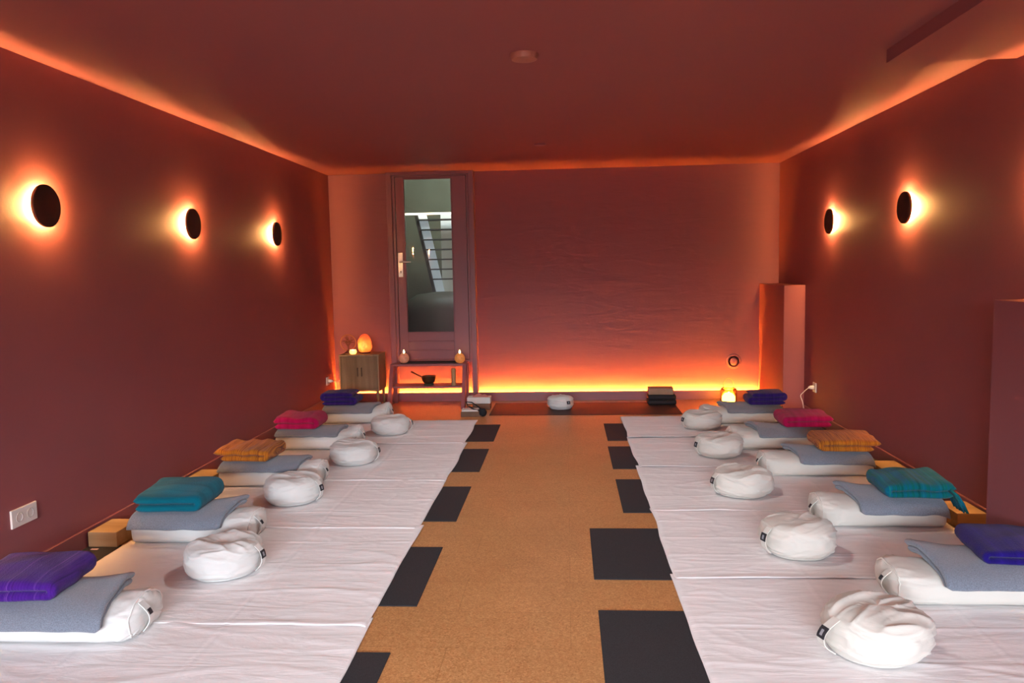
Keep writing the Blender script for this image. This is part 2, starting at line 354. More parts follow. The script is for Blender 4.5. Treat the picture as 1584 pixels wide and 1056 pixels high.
# ------------------------------------------------------------------ wall lamps
SCG = 'round eclipse wall lamps'
def sconce(side, y, label):
    xw = XL if side < 0 else XR; d = 1 if side < 0 else -1
    r = empty('wall_lamp', (xw, y, 1.702)); tag(r, label, 'wall lamp', SCG)
    MB().lathe([(.030, 0), (.030, d*.004)], 24, 'x').build('wall_plate', blackp, r)
    e = MB().lathe([(.060, d*.004), (.060, d*.011)], 28, 'x').build('light_ring', sconce_e, r, True); e['label'] = 'glowing ring of light'
    dd = MB().lathe([(.05, d*.020), (.092, d*.020), (.095, d*.0155), (.098, d*.0155), (.100, d*.018), (.100, d*.028), (.097, d*.031), (.03, d*.032)], 64, 'x').build('disc', blackp, r); sm_by_angle(dd, 40); dd['label'] = 'dark round disc'
for y, w in ((2.08, 'left wall lamp nearest the viewer'), (3.56, 'dark disc wall lamp on the left wall, largest and leftmost'), (5.02, 'dark disc wall lamp on the left wall, middle of the row'), (6.515, 'dark disc wall lamp on the left wall, nearest the back corner')): sconce(-1, y, w)
for y, w in ((2.15, 'right wall lamp nearest the viewer'), (3.63, 'wall lamp at the right picture edge, only its glow in view'), (5.115, 'dark disc wall lamp on the right wall, middle of the row'), (6.53, 'dark disc wall lamp on the right wall, nearest the back corner')): sconce(1, y, w)

# ------------------------------------------------------------------ ceiling discs, vent, sockets
o = MB().lathe([(.066, 0), (.066, -.012), (.060, -.026), (.035, -.031), (.01, -.032)], 48).build('ceiling_disc', plain('pinkish_plastic', (.42, .16, .12), .5), None, True, None, (-.185, 3.80, ZC))  # disc gives no light itself; the middle fill spot was added just beneath it
sm_by_angle(o, 50); tag(o, 'round unlit salmon disc on the ceiling, the nearer and larger one', 'ceiling disc')
o = MB().lathe([(.050, 0), (.050, -.006), (.046, -.010), (.02, -.010)], 40).build('ceiling_disc', trimpaint, None, False, None, (-.20, 6.48, ZC))  # unlit ceiling cap, with an added fill spot under it
sm_by_angle(o, 40); tag(o, 'faint round disc on the ceiling near the back wall', 'ceiling disc')
o = MB().lathe([(.066, 0), (.066, -.012), (.060, -.026), (.035, -.031), (.01, -.032)], 48).build('ceiling_disc', bpy.data.materials['pinkish_plastic'], None, True, None, (-.19, 1.10, ZC)); sm_by_angle(o, 50); tag(o, 'added round disc on the ceiling above the nearest sheets', 'ceiling disc')  # out of view, added only as a body for the nearest fill spot
v = empty('wall_vent', (1.70, YR, .385)); tag(v, 'round painted vent low on the back wall above the glowing lantern', 'vent')
sm_by_angle(MB().lathe([(.078, 0), (.076, -.010), (.060, -.016), (.054, -.012), (.052, 0)], 48, 'y').build('outer_ring', trimpaint, v), 50)
sm_by_angle(MB().lathe([(.040, 0), (.040, -.014), (.034, -.019), (.01, -.020)], 40, 'y').build('valve_disc', trimpaint, v), 50)
def socket(name, x, y, z, n, d, label):
    r = empty(name, (x, y, z)); tag(r, label, 'wall socket'); w = .083*n if n > 1 else .083
    MB().box(min(0, d*.010), max(0, d*.010), -w/2, w/2, -.0415, .0415, .003).build('cover_plate', whitep, r)
    for k in range(n):
        c = (k-(n-1)/2)*.071
        mb = MB(); mb.lathe([(.021, d*.0095), (.0215, d*.0125), (.0195, d*.0125), (.0185, d*.0065), (.004, d*.0065)], 32, 'x', (0, c, 0))
        s_ = mb.build('socket_well', plain('socket_well_grey', (.5, .48, .45), .5) if 'socket_well_grey' not in bpy.data.materials else bpy.data.materials['socket_well_grey'], r); sm_by_angle(s_, 40)
        pp = MB()
        for q in (-.0095, .0095): pp.lathe([(.0025, d*.0070), (.0025, d*.0078)], 8, 'x', (0, c+q, 0))
        pp.build('pin_holes', blackp, r)
    return r
socket('double_socket', XL, 3.279, .303, 2, 1, 'white double wall socket on the left wall at the picture edge')
socket('wall_socket', XL, 7.80, .262, 1, 1, 'white single socket with a plug on the left wall by the cabinet')
socket('wall_socket', XR, 6.885, .295, 1, -1, 'white single socket on the right wall above the crimson shawl')
def cord(name, pts, label, plug):
    r = empty(name, pts[0]); b0 = Vector(pts[0]); P = [Vector(p)-b0 for p in pts]
    # smooth through the points
    Q = []
    for i in range(len(P)-1):
        a = P[max(i-1, 0)]; b_ = P[i]; c = P[i+1]; d = P[min(i+2, len(P)-1)]
        for k in range(6):
            t = k/6; Q.append(.5*((2*b_)+(c-a)*t+(2*a-5*b_+4*c-d)*t*t+(3*b_-a-3*c+d)*t**3))
    Q.append(P[-1]); MB().tube(Q, .0035, 8).build('cable', cordm, r, True)
    s_ = 1 if plug > 0 else -1
    sm_by_angle(MB().lathe([(.017, -s_*.012), (.017, s_*.012), (.010, s_*.030), (.005, s_*.034)], 20, 'x').build('plug', whitep, r), 50)
    tag(r, label, 'power cord'); return r
cord('power_cord', [(XR-.026, 6.885, .295), (XR-.07, 6.86, .29), (XR-.13, 6.80, .262), (XR-.165, 6.74, .245), (XR-.16, 6.70, .20), (XR-.145, 6.70, .12), (XR-.12, 6.72, .05), (XR-.10, 6.80, .004), (XR-.06, 7.1, .004)], 'white cable hanging from the right wall socket', -1)
cord('power_cord', [(XL+.026, 7.80, .262), (XL+.06, 7.81, .255), (XL+.10, 7.88, .25), (XL+.13, 7.95, .30), (XL+.155, 7.97, .45), (XL+.175, 7.972, .555), (XL+.22, 7.93, .565), (XL+.29, 7.88, .5505)], 'thin white cable running from the left socket behind the cabinet', 1)

# ------------------------------------------------------------------ yoga mats and sheets
ymats = [(.31, 2.125, 6.12, 6.80), (.30, 2.125, 5.24, 5.91), (.30, 2.125, 4.28, 4.97), (.105, 1.945, 3.335, 4.01), (.11, 1.945, 2.345, 3.02),
         (-2.44, -.595, 6.11, 6.78), (-2.44, -.605, 5.17, 5.84), (-2.44, -.615, 4.12, 4.80), (-2.44, -.625, 3.04, 3.72), (-2.44, -.645, 1.97, 2.65)]
place = ['at the far end', 'second from the far end', 'in the middle', 'second from the viewer', 'nearest the viewer']
for i, (x0, x1, ya, yb) in enumerate(ymats):
    sd = 'right' if i < 5 else 'left'
    c = ((x0+x1)/2, (ya+yb)/2, 0)
    o = MB().box(x0-c[0], x1-c[0], ya-c[1], yb-c[1], 0, .0045, .0015, seg=1).build('yoga_mat', matm, None, False, None, c)
    tag(o, f'charcoal yoga mat under the {sd} row of sheets, the one {place[i % 5]}', 'yoga mat', 'charcoal yoga mats under the sheets')
o = [q for q in COL.objects if q.name.startswith('yoga_mat')][8]; MB().box(-.905+.04, -.905+.075, .27, .285, .0045, .0065).build('woven_label', plain('pink_white_label', (.75, .5, .48), .7), o)['label'] = 'small pale label at the mat corner'
o = MB().box(-.90, .90, -.33, .33, 0, .0045, .0015, seg=1).build('yoga_mat', matb, None, False, None, (.16, 7.555, 0)); o.rotation_euler.z = -.004
tag(o, 'dark brown yoga mat lying across the back of the room under a white cushion', 'yoga mat')

def sheet(x0, x1, ya, yb, inner, seed, label):
    """x0 wall side .. x1 aisle side; ya near edge, yb far edge (far strip goes under the next sheet)"""
    nx, ny = 150, 110; u = np.linspace(0, 1, nx)[:, None]; v_ = np.linspace(0, 1, ny)[None, :]
    s0 = seed*13.7
    X = x0+(x1-x0)*u+.008*pn(3*v_, s0, 0)+0*v_; Y = ya+(yb-ya)*v_+.008*pn(3*u, s0+5, 0)+0*u
    # slightly skewed aisle edge
    X = X+(x1-x0)/abs(x1-x0)*u**6*(.012*pn(v_*2.2, s0, 9)-.006)
    Z = .014+0*X
    wx = X+.04*pn(X*3, Y*3, s0); wy = Y+.03*pn(X*2.5, Y*2.5, s0+3)
    Z += .0030*ridge(pn(wx*1.1, wy*4.5, s0), 3.6)*(.45+.55*np.clip(pn(X*1.5, Y*1.5, s0+8)*2+.5, 0, 1))
    Z += .0014*ridge(pn(wx*5+wy*3, wy*8-wx*2, s0+21), 2.6)
    Z += .003*pn(X*2, Y*6, s0+2)
    for q in (.27, .52, .76):   # ironed fold lines
        Z += .0032*np.exp(-((wy-ya)/(yb-ya)-q)**2/(.007**2))*(.5+.5*np.clip(pn(X*2, q*9, s0)*3+.6, 0, 1))
    for q in (.30, .62): Z += .0022*np.exp(-(u-q+.004*pn(v_*4, q, s0))**2/(.005**2))
    Z += .008*np.exp(-((v_-.012)/.02)**2)*(.6+.6*pn(X*3, s0, 1))          # raised near hem
    Z -= .004*np.clip((v_-.93)/.05, 0, 1)
    edge = np.clip((1-u)/.015, 0, 1); Z = .0075+(Z-.0075)*(.35+.65*edge)
    Z = np.maximum(Z, .0072)
    V = np.stack([X, Y, Z], -1).reshape(-1, 3); c = np.array([(x0+x1)/2, (ya+yb)/2, 0]); V -= c
    o = mk('bed_sheet', V, grid_faces(nx, ny), sheetm, None, True, None, tuple(c))
    md = o.modifiers.new('thickness', 'SOLIDIFY'); md.thickness = .0022; md.offset = -1
    tag(o, label, 'sheet', 'white sheets over the yoga mats'); return o
LS = [5.98, 4.90, 3.96, 2.83, 1.72]; LB = [6.97, 6.04, 4.98, 4.04, 2.92]
RS = [6.18, 5.25, 4.28, 3.33, 2.30]; RB = [7.08, 6.23, 5.31, 4.34, 3.39]
for i in range(5):
    sheet(-2.245, (-.81, -.785, -.79, -.775, -.765)[i], LS[i], LB[i], 1, i+1, f'wrinkled white sheet of the left row, the one {place[i]}')
    sheet(1.955 if i < 3 else 1.945, (.47, .465, .45, .45, .44)[i], RS[i], RB[i], 1, i+11, f'wrinkled white sheet of the right row, the one {place[i]}')
SZ = .0135   # what lies on the sheets stands here

# ------------------------------------------------------------------ meditation cushions
def zafu(loc, ang, R, H, seed, mat, label, lean=0, name='meditation_cushion', fold=1.0, sag=.02, group='round meditation cushions'):
    R *= .955; H *= .93; r = empty(name, loc); tag(r, label, 'cushion', group); s0 = seed*7.3
    nr, nt_ = 56, 120; ph = np.linspace(PI/2, -PI/2, nr)[:, None]; th = np.linspace(0, 2*PI, nt_, endpoint=False)[None, :]
    cs = lambda a, e: np.sign(a)*np.abs(a)**e
    rr = R*cs(np.cos(ph), .50)+0*th; zz = H/2*cs(np.sin(ph), .62)+0*th
    rr = rr*(1+.035*pn(np.cos(th)*1.2, np.sin(th)*1.2, s0)); up = np.clip(np.sin(ph), 0, 1)
    x = rr*np.cos(th); y = rr*np.sin(th)
    # pleats run from the handle side over the top
    lx = x*math.cos(ang)+y*math.sin(ang); ly = -x*math.sin(ang)+y*math.cos(ang)
    w = pn(lx*4, ly*4, s0+1)*.05
    n1 = ridge(pn(lx*3.2, (ly+w)*11, s0+zz*6), 1.8); n2 = ridge(pn(lx*5+ly*3, (zz+w)*30, s0+4+ly*3), 2.0)
    top = np.clip(np.sin(ph)*1.4, 0, 1); side = 1-np.clip(np.abs(np.sin(ph))*1.1-.3, 0, 1)
    z = zz-sag*up*np.exp(-((lx-.02)**2+ly**2)/(.5*R)**2)*1.0+fold*(.011*n1+.004*ridge(pn(lx*6, (ly+w)*22, s0+12), 2.0)-.005)*top+.010*up*pn(lx*7, ly*7, s0+2)
    dr_ = fold*(.0085*n2+.004*ridge(pn(lx*9, (zz-w)*45, s0+31+ly*6), 2.0)-.004)*side+.006*pn(x*6, y*6, zz*9+s0)
    k = 1+dr_/np.maximum(rr, .03); x = x*k; y = y*k
    z = z+H/2; z = np.maximum(z, 0)
    x = x-lean*math.cos(ang+PI)*0; sh = lean*(z/H)
    x = x-sh*math.cos(ang)*-1; y = y-sh*math.sin(ang)*-1
    V = np.stack([x, y, z], -1).reshape(-1, 3); mk('cover', V, grid_faces(nr, nt_, True)+[tuple(range(nt_)), tuple((nr-1)*nt_+k for k in range(nt_))[::-1]], mat, r, True)
    # piping near the bottom and (fainter) near the top
    P = []
    for q in range(72):
        a = 2*PI*q/72; i = 44; j = int(round(q/72*nt_)) % nt_; p = V[i*nt_+j]; P.append((p[0]*1.008, p[1]*1.008, p[2]))
    MB().tube(P, .0038, 6, True).build('piping', mat, r, True)
    # strap handle with the woven label
    ca, sa = math.cos(ang), math.sin(ang); rad = Vector((ca, sa, 0)); tg = Vector((-sa, ca, 0)); P = []; T = []; out = .022 if lean == 0 else .045
    for q in range(15):
        t = q/14; z_ = H*(.84-.72*t); b_ = math.sin(PI*t); P.append(rad*(R*(.93+.06*min(1, b_*1.6))+out*b_)+Vector((0, 0, z_))+rad*lean*(z_/H)); T.append(None)
    for q in range(15):
        d = (P[min(q+1, 14)]-P[max(q-1, 0)]).normalized(); T[q] = d.cross(tg).normalized()
    hn = MB().strip(P, [tg]*15, T, .034, .0035).build('handle', mat, r, True); sm_by_angle(hn)
    q0, q1 = 3, 8; TT = [t if (Vector(t).dot(rad) > 0) else -Vector(t) for t in T]
    lb = MB().strip([P[q]+Vector(TT[q])*.003 for q in range(q0, q1)], [tg]*(q1-q0), [TT[q] for q in range(q0, q1)], .036, .003).build('woven_label', tagm, hn); lb['label'] = 'black woven label'
    MB().strip([P[q]+Vector(TT[q])*.0052 for q in (q0+1, q1-2)], [tg]*2, [TT[q0+1], TT[q1-2]], .012, .0008).build('printed_mark', tagw, lb)
    return r
def Z(x, y): return (x, y-.075, SZ)
dg = math.radians
zafu(Z(-1.572, 3.435), dg(-6), .180, .170, 1, cottonL, 'white round meditation cushion on the left sheets, largest of the four there', sag=.016)
zafu(Z(-1.640, 4.535), dg(-14), .182, .172, 2, cottonL, 'wrinkled white meditation cushion in front of the bolster with the ochre shawl, left row', sag=.012)
zafu(Z(-1.530, 5.47), dg(-2), .175, .168, 3, cottonL, 'white meditation cushion in front of the bolster with the crimson shawl, left row')
zafu(Z(-1.490, 6.47), dg(4), .172, .158, 4, cottonL, 'white meditation cushion in front of the farthest bolster, left row')
zafu(Z(1.050, 2.775), dg(200), .187, .175, 5, cottonR, 'cream meditation cushion with many folds and a strap handle, nearest to the viewer', lean=-.02, fold=1.25, sag=.004)
zafu(Z(1.068, 3.73), dg(202), .176, .176, 6, cottonR, 'cream cushion in front of the bolster with the blue green shawl, right row', sag=.008)
zafu(Z(1.025, 4.70), dg(198), .183, .172, 7, cottonR, 'cream meditation cushion in front of the bolster with the orange striped shawl, right row', fold=1.3)
zafu(Z(1.075, 5.66), dg(200), .174, .168, 8, cottonR, 'cream meditation cushion in front of the bolster with the crimson shawl, right row')
zafu(Z(1.115, 6.62), dg(204), .172, .158, 9, cottonR, 'cream meditation cushion in front of the farthest bolster, right row')
zafu((-.072, 7.56, .0046), dg(-58), .135, .140, 10, cottonL, 'small white meditation cushion on the dark mat at the back of the room', fold=.6, sag=.004)

# ------------------------------------------------------------------ bolster + blanket + shawl (origin at the wall end, +x to the aisle, front = -y)
def spow(a, e): return np.sign(a)*np.abs(a)**e
BN = 2/2.7
def bolster(loc, sx, L, D, H, seed, mat, label, peak=.0):
    r = empty('bolster', loc); tag(r, label, 'bolster', 'white bolsters along the walls'); s0 = seed*5.1
    ts = np.concatenate([np.linspace(0, .03, 5), np.linspace(.05, .87, 52), 1-.12*(1-np.linspace(.05, 1, 14))**1.6]); nth = 72
    t = ts[:, None]; th = np.linspace(0, 2*PI, nth, endpoint=False)[None, :]
    e0 = np.clip(t/.03, 0, 1); e1 = np.clip((1-t)/.11, 0, 1)
    sc = (.55+.45*np.sqrt(1-(1-e0)**2))*(.34+.66*np.sqrt(1-(1-e1)**2)); end = np.clip((t-.68)/.3, 0, 1)
    lo_ = np.sin(th) < 0; y = D/2*spow(np.cos(th), np.where(lo_, .45, BN))*sc; z = H/2*spow(np.sin(th), np.where(lo_, .55, BN))*sc
    wr = ridge(pn(t*4.5, np.cos(th)*2.6+s0, np.sin(th)*2.6), 1.8)
    wr2 = ridge(pn(t*9, np.cos(th)*4+s0+9, np.sin(th)*4), 2.2)
    k = 1+end*(.09*wr+.05*wr2-.04)+.02*pn(t*4, np.cos(th)+s0, np.sin(th))
    y = y*k; z = z*k+H/2
    z = z+end**1.5*(H*.14+peak*np.clip(1-np.abs(y)/(D*.38), 0, 1))*np.clip(z/H, 0, 1)
    z = z+.006*pn(t*7, y*8, s0)*end
    z = np.maximum(z, 0); x = L*(t+0*th)+.012*e1*0
    x = x+np.where(t > .99, .0, 0)
    V = np.stack([x*sx, y, z], -1); n = len(ts)
    V = V.reshape(-1, 3)
    F = grid_faces(n, nth, True); c0 = V[:nth].mean(0); c1 = V[-nth:].mean(0)+np.array([sx*.010, 0, 0]); V = np.vstack([V, c0-[sx*.004, 0, 0], c1])
    F += [(k_, (k_+1) % nth, n*nth) for k_ in range(nth)]+[((n-1)*nth+k_, (n-1)*nth+(k_+1) % nth, n*nth+1) for k_ in range(nth)]
    mk('cover', V, F, mat, r, True)
    # seam cord around the aisle end
    i = n-7; ring = V[i*nth:(i+1)*nth]; mb = MB(); mb.tube([(p[0], p[1]*1.01, max(p[2]*1.01, .004)) for p in ring[::2]], .0036, 6, True); mb.build('seam_piping', mat, r, True)
    # strap handle standing across the end
    P = []
    zt = H*1.02+peak*.6
    for q in range(13):
        a = q/12; P.append(Vector((sx*(L*.985+.034*math.sin(PI*a)), -.05+.02*a, zt*(.93-.80*a))))
    tg = Vector((0, 1, 0)); T = []
    for q in range(13): T.append((P[min(q+1, 12)]-P[max(q-1, 0)]).normalized().cross(tg).normalized())
    hn = sm_by_angle(MB().strip(P, [tg]*13, T, .032, .0035).build('handle', mat, r, True))
    tt = [Vector(q) if Vector(q).x*sx > 0 else -Vector(q) for q in T]
    MB().strip([P[q]+tt[q]*.003 for q in (3, 4, 5)], [tg]*3, [tt[q] for q in (3, 4, 5)], .020, .0025).build('woven_label', tagm, hn)
    return r
def blanket(loc, sx, X0_, X1_, D, H, seed, label, flare=.03, flx=.03, drape=0, mat=None, skew=0.0, walldrop=0, th=.016):
    """two folded layers over the bolster, from X0_ to X1_; front edge drapes"""
    s0 = seed*3.3; V = []; F = []; q_ = .04*(1-np.cos(np.linspace(0, PI/2, 8))); us = np.concatenate([q_, np.linspace(.06, .94, 36), 1-q_[::-1]]); vs = np.concatenate([q_, np.linspace(.06, .94, 30), 1-q_[::-1]]); nx, nv = len(us), len(vs)
    def layer(ri, ro, x1o, phe):
        k0 = len(V); u = us[:, None]; vv = vs[None, :]; ph = math.radians(160)+(math.radians(phe)-math.radians(160))*vv
        back = np.clip((np.cos(ph)*-1), 0, 1); res = []
        eu = np.sqrt(np.clip(1-(1-np.clip(np.minimum(u, 1-u)/.036, 0, 1))**2, 0, 1))
        ev = np.sqrt(np.clip(1-(1-np.clip(np.minimum(vv, 1-vv)/.035, 0, 1))**2, 0, 1)); fl = eu*ev
        mid, hw = (ri+ro)/2, (ro-ri)/2*fl+.0008
        for off in (mid+hw, mid-hw):
            a, b_ = D/2+off, H/2+off
            y = -a*spow(np.cos(ph), BN)+0*u; z = H/2+b_*spow(np.sin(ph), BN)+0*u
            f = np.clip((u-.62)/.38, 0, 1)**1.7; bk = np.clip((y/D+.25), 0, 1)
            x = X0_+(x1o-X0_)*u+skew*(-y/D)*u+flx*f*bk-.055*u**8*np.clip(1-vv/.16, 0, 1)**2-.02*u**8*np.clip(1-(1-vv)/.06, 0, 1)**2; z = z+flare*f*bk*1.4+.004*pn(u*6, ph*2, s0)
            y = y+.008*pn(u*3, s0, 1)*np.clip(np.cos(ph), 0, 1)
            z = z-walldrop*np.clip((.16-u)/.16, 0, 1)**2
            y = y-.004*np.clip(np.cos(ph), 0, 1)
            res.append(np.stack([x*sx, y, np.maximum(z, .004)], -1).reshape(-1, 3))
        V.extend(res[0].tolist()); V.extend(res[1].tolist()); n = nx*nv
        for f_ in grid_faces(nx, nv): F.append(tuple(k0+i for i in f_)); F.append(tuple(k0+n+i for i in f_[::-1]))
        for i in range(nx-1):
            for j in (0, nv-1): F.append((k0+i*nv+j, k0+(i+1)*nv+j, k0+n+(i+1)*nv+j, k0+n+i*nv+j))
        for j in range(nv-1):
            for i in (0, nx-1): F.append((k0+i*nv+j, k0+i*nv+j+1, k0+n+i*nv+j+1, k0+n+i*nv+j))
    layer(.003, .003+th, X1_-.004, 3+drape); layer(.004+th, .004+2*th, X1_, drape)
    o = mk('folded_blanket', V, F, mat or greywool, None, True, None, loc)
    tag(o, label, 'blanket', 'grey folded blankets on the bolsters'); return o
def shawl(loc, sx, w, dep, h, seed, mat, label, rz=0, tilt=0, puff=.012, fringe=None, open_=False, layers=2, flat=0, name='folded_shawl', rib=0):
    """ribbon folded over once or twice, fold at the aisle side; local x from wall side (0) to aisle (w)"""
    s0 = seed*9.1; th = h/layers*.96; M = 34; N = 26
    cl = []
    if layers == 2:
        a = w-th*.55
        cl = [(x, th*.52) for x in np.linspace(.015+.03*(seed % 2), a, N)]
        cl += [(a+th*.5*math.sin(q), th*1.02-th*.5*math.cos(q)) for q in np.linspace(.3, PI-.3, 7)]
        cl += [(x, th*1.52) for x in np.linspace(a, 0, N)]
    else:
        a = w-th*.55; b_ = .03
        cl = [(x, th*.5) for x in np.linspace(.02, a, N)]+[(a+th*.5*math.sin(q), th-th*.5*math.cos(q)) for q in np.linspace(.3, PI-.3, 7)]
        cl += [(x, th*1.5) for x in np.linspace(a, b_, N)]+[(b_-th*.5*math.sin(q), th*2-th*.5*math.cos(q)) for q in np.linspace(.3, PI-.3, 7)]
        cl += [(x, th*2.5) for x in np.linspace(b_, w-.02, N)]
    cl = np.array(cl); d = np.gradient(cl, axis=0); d /= np.linalg.norm(d, axis=1)[:, None]; nrm = np.stack([-d[:, 1], d[:, 0]], 1); K = len(cl)
    arc = np.linspace(0, 1, K); endf = np.sqrt(np.clip(1-(1-np.clip(np.minimum(arc, 1-arc)/.04, 0, 1))**2, 0, 1))
    V = []
    for j in range(M):
        v_ = j/(M-1); e = min(v_, 1-v_)/.09; ef = math.sqrt(max(0, 1-(1-min(1, e))**2))
        hw = th*.5*(.28+.72*ef)*(.25+.75*endf)
        hw = hw*(1+.10*pn(arc*6, v_*3, s0))
        for s in (1, -1):
            p = cl+nrm*(hw*s)[:, None]; xx = p[:, 0]; zz = p[:, 1]
            lv_ = np.clip(zz/h, 0, 1.3)
            zz = zz+puff*lv_*np.sin(PI*np.clip(xx/w, 0, 1))*math.sin(PI*v_)*1.2+.007*lv_*pn(xx*9, v_*3.0, s0+2)+(.006*lv_*np.sin((xx*rib+1.5*pn(xx*4, v_*2, s0))*1.0) if rib else 0)
            zz = zz+tilt*lv_*(v_-.3)*.06
            xx = xx+.010*pn(v_*3, zz*8, s0+5)+flat*v_
            yy = dep*(v_-.5)*(1-.05*lv_)+.010*pn(xx*7, zz*5, s0+7)
            V += list(zip(xx, yy, zz))
    F = []
    for j in range(M-1):
        for s in (0, 1):
            b0 = (2*j+s)*K; b1 = (2*(j+1)+s)*K
            F += [(b0+i, b0+i+1, b1+i+1, b1+i) for i in range(K-1)]
        for i in (0, K-1): F.append(((2*j)*K+i, (2*j+1)*K+i, (2*j+3)*K+i, (2*j+2)*K+i))
    for j in (0, M-1): F += [((2*j)*K+i, (2*j)*K+i+1, (2*j+1)*K+i+1, (2*j+1)*K+i) for i in range(K-1)]
    c, s_ = math.cos(rz), math.sin(rz); V = [((x*c-y*s_)*sx, x*s_+y*c, max(z, .001)) for x, y, z in V]
    o = mk(name, V, F, mat, None, True, None, loc); tag(o, label, 'shawl', 'coloured folded shawls on the blankets')
    if fringe:
        fx0, fy, L_, n = fringe; mb = MB(); rnd = random.Random(seed)
        for q in range(n):
            y = fy+(q/(n-1)-.5)*.12; x = fx0; P = []
            dx, dy = rnd.uniform(-.012, .012), rnd.uniform(-.014, .008)
            for t in (0, .3, .65, 1): P.append(((x-.055*t**.7-dx*t)*sx, y-.05*t+dy*t, h*.5+.01-(L_)*t**1.3))
            mb.tube(P, [.007, .007, .006, .003], 6)
        mb.build('fringe', mat, o, True)
    return o
HB, DB = .122, .285
def TZ(e=0): return SZ+HB+.042+e
Lc = [(2.77, -2.25), (3.835, -2.218), (4.865, -2.232), (5.885, -2.25), (6.92, -2.21)]
nmL = ['with the purple shawl, nearest on the left', 'with the teal shawl, left row', 'with the ochre shawl, left row', 'with the crimson shawl, left row', 'with the dark violet shawl, farthest in the left row']
for i, (y, x) in enumerate(Lc):
    bolster((x, y, SZ), 1, (.655, .63, .665, .66, .61)[i], DB, HB+.006, i+1, cottonL, 'white bolster under the grey blanket '+nmL[i], peak=(.03, .01, .02, .05, .05)[i])
blk = [(.53, .030, .02, .06), (.49, .035, .03, 0), (.525, .006, .01, 0), (.50, .008, .01, .0), (.47, .010, .02, .0)]
for i, (y, x) in enumerate(Lc):
    X1_, fl, fx, sk = blk[i]
    blanket((x, y, SZ), 1, .012, X1_, DB, HB, i+1, 'grey folded blanket on the bolster '+nmL[i], fl, fx, (6, 12, 24, 30, 20)[i], greywool if i < 3 else greywool2, sk, th=(.023, .022, .018, .018, .018)[i])
shawl((-2.25, 2.77, TZ()), 1, .335, .32, .080, 1, purpleL, 'bright purple striped shawl on the grey blanket nearest the viewer on the left', rz=.10, tilt=.3)
shawl((-2.20, 3.86, TZ()), 1, .33, .33, .088, 2, teal, 'teal folded shawl on the grey blanket, left row', rz=.03, tilt=.5)
shawl((-2.245, 4.895, TZ()), 1, .345, .31, .082, 3, ochre, 'ochre striped folded shawl on the grey blanket, left row', rz=-.02, tilt=.2, puff=.004, rib=55)
shawl((-2.255, 5.89, TZ()), 1, .33, .30, .092, 4, crimson, 'crimson folded shawl on the grey blanket, left row', rz=.02, tilt=.2, rib=30)
shawl((-2.225, 6.935, TZ()), 1, .315, .28, .115, 5, navy, 'dark violet folded shawl on the farthest blanket of the left row', rz=.02, layers=3)
Rc = [(3.185, 1.945), (4.125, 1.912), (5.115, 1.930), (5.860, 1.885), (6.815, 1.84)]
nmR = ['with the royal blue shawl, nearest on the right', 'with the blue green fringed shawl, right row', 'with the orange striped shawl, right row', 'with the crimson shawl, right row', 'with the dark violet shawl, farthest in the right row']
for i, (y, x) in enumerate(Rc):
    bolster((x, y, SZ), -1, (.675, .635, .69, .70, .695)[i], DB, HB+.004, i+21, cottonR, 'cream bolster under the grey blanket '+nmR[i], peak=(.0, .015, .01, .03, .02)[i])
blk = [(.505, .030, .030, 0), (.445, .026, .05, 0), (.47, .020, .06, 0), (.50, .022, .06, 0), (.49, .015, .05, 0)]
for i, (y, x) in enumerate(Rc):
    X1_, fl, fx, sk = blk[i]
    blanket((x, y, SZ), -1, .012, X1_, DB, HB, i+21, 'grey folded blanket on the bolster '+nmR[i], fl, fx, (12, 8, 12, 18, 20)[i], greywool if i < 3 else greywool2, sk, walldrop=.02, th=(.024, .022, .018, .018, .018)[i])
shawl((1.94, 3.20, TZ()), -1, .305, .33, .062, 11, blue, 'royal blue folded shawl at the right picture edge', rz=.12, tilt=.3)
shawl((1.93, 4.10, TZ()), -1, .32, .30, .078, 12, teal2, 'blue green shawl with a fringe hanging over the blanket, right row', rz=.02, tilt=.4, fringe=(.035, -.10, .10, 22), rib=40)
shawl((1.960, 5.105, TZ()), -1, .36, .31, .078, 13, ochre, 'orange striped folded shawl on the grey blanket, right row', rz=.04, tilt=.3)
shawl((1.915, 5.865, TZ()), -1, .34, .29, .085, 14, crimson, 'crimson folded shawl on the grey blanket, right row', rz=.02, tilt=.3)
shawl((1.860, 6.815, TZ()), -1, .315, .28, .100, 15, navy, 'dark violet folded shawl on the farthest blanket of the right row', rz=.02, layers=3)

# ------------------------------------------------------------------ blocks by the walls
for x0, x1, ya, yb, z, lab in ((-2.432, -2.28, 3.69, 3.905, .0, 'wooden yoga block by the left wall, the nearer of two there'), (-2.432, -2.275, 4.71, 4.94, .0, 'wooden yoga block by the left wall, the farther of two there'),
                           (1.972, 2.118, 4.03, 4.25, .0, 'wooden yoga block by the right wall below the blue green shawl'), (1.952, 2.110, 4.92, 5.14, .0, 'wooden yoga block by the right wall beside the orange striped shawl')):
    c = ((x0+x1)/2, (ya+yb)/2, .0047 if not (3.72 < ya < 4.0 and x0 < 0) else 0.0047)
    o = MB().box(x0-c[0], x1-c[0], ya-c[1], yb-c[1], 0, .077, .003).build('yoga_block', bamboo, None, False, None, c); tag(o, lab, 'yoga block', 'wooden yoga blocks by the walls')

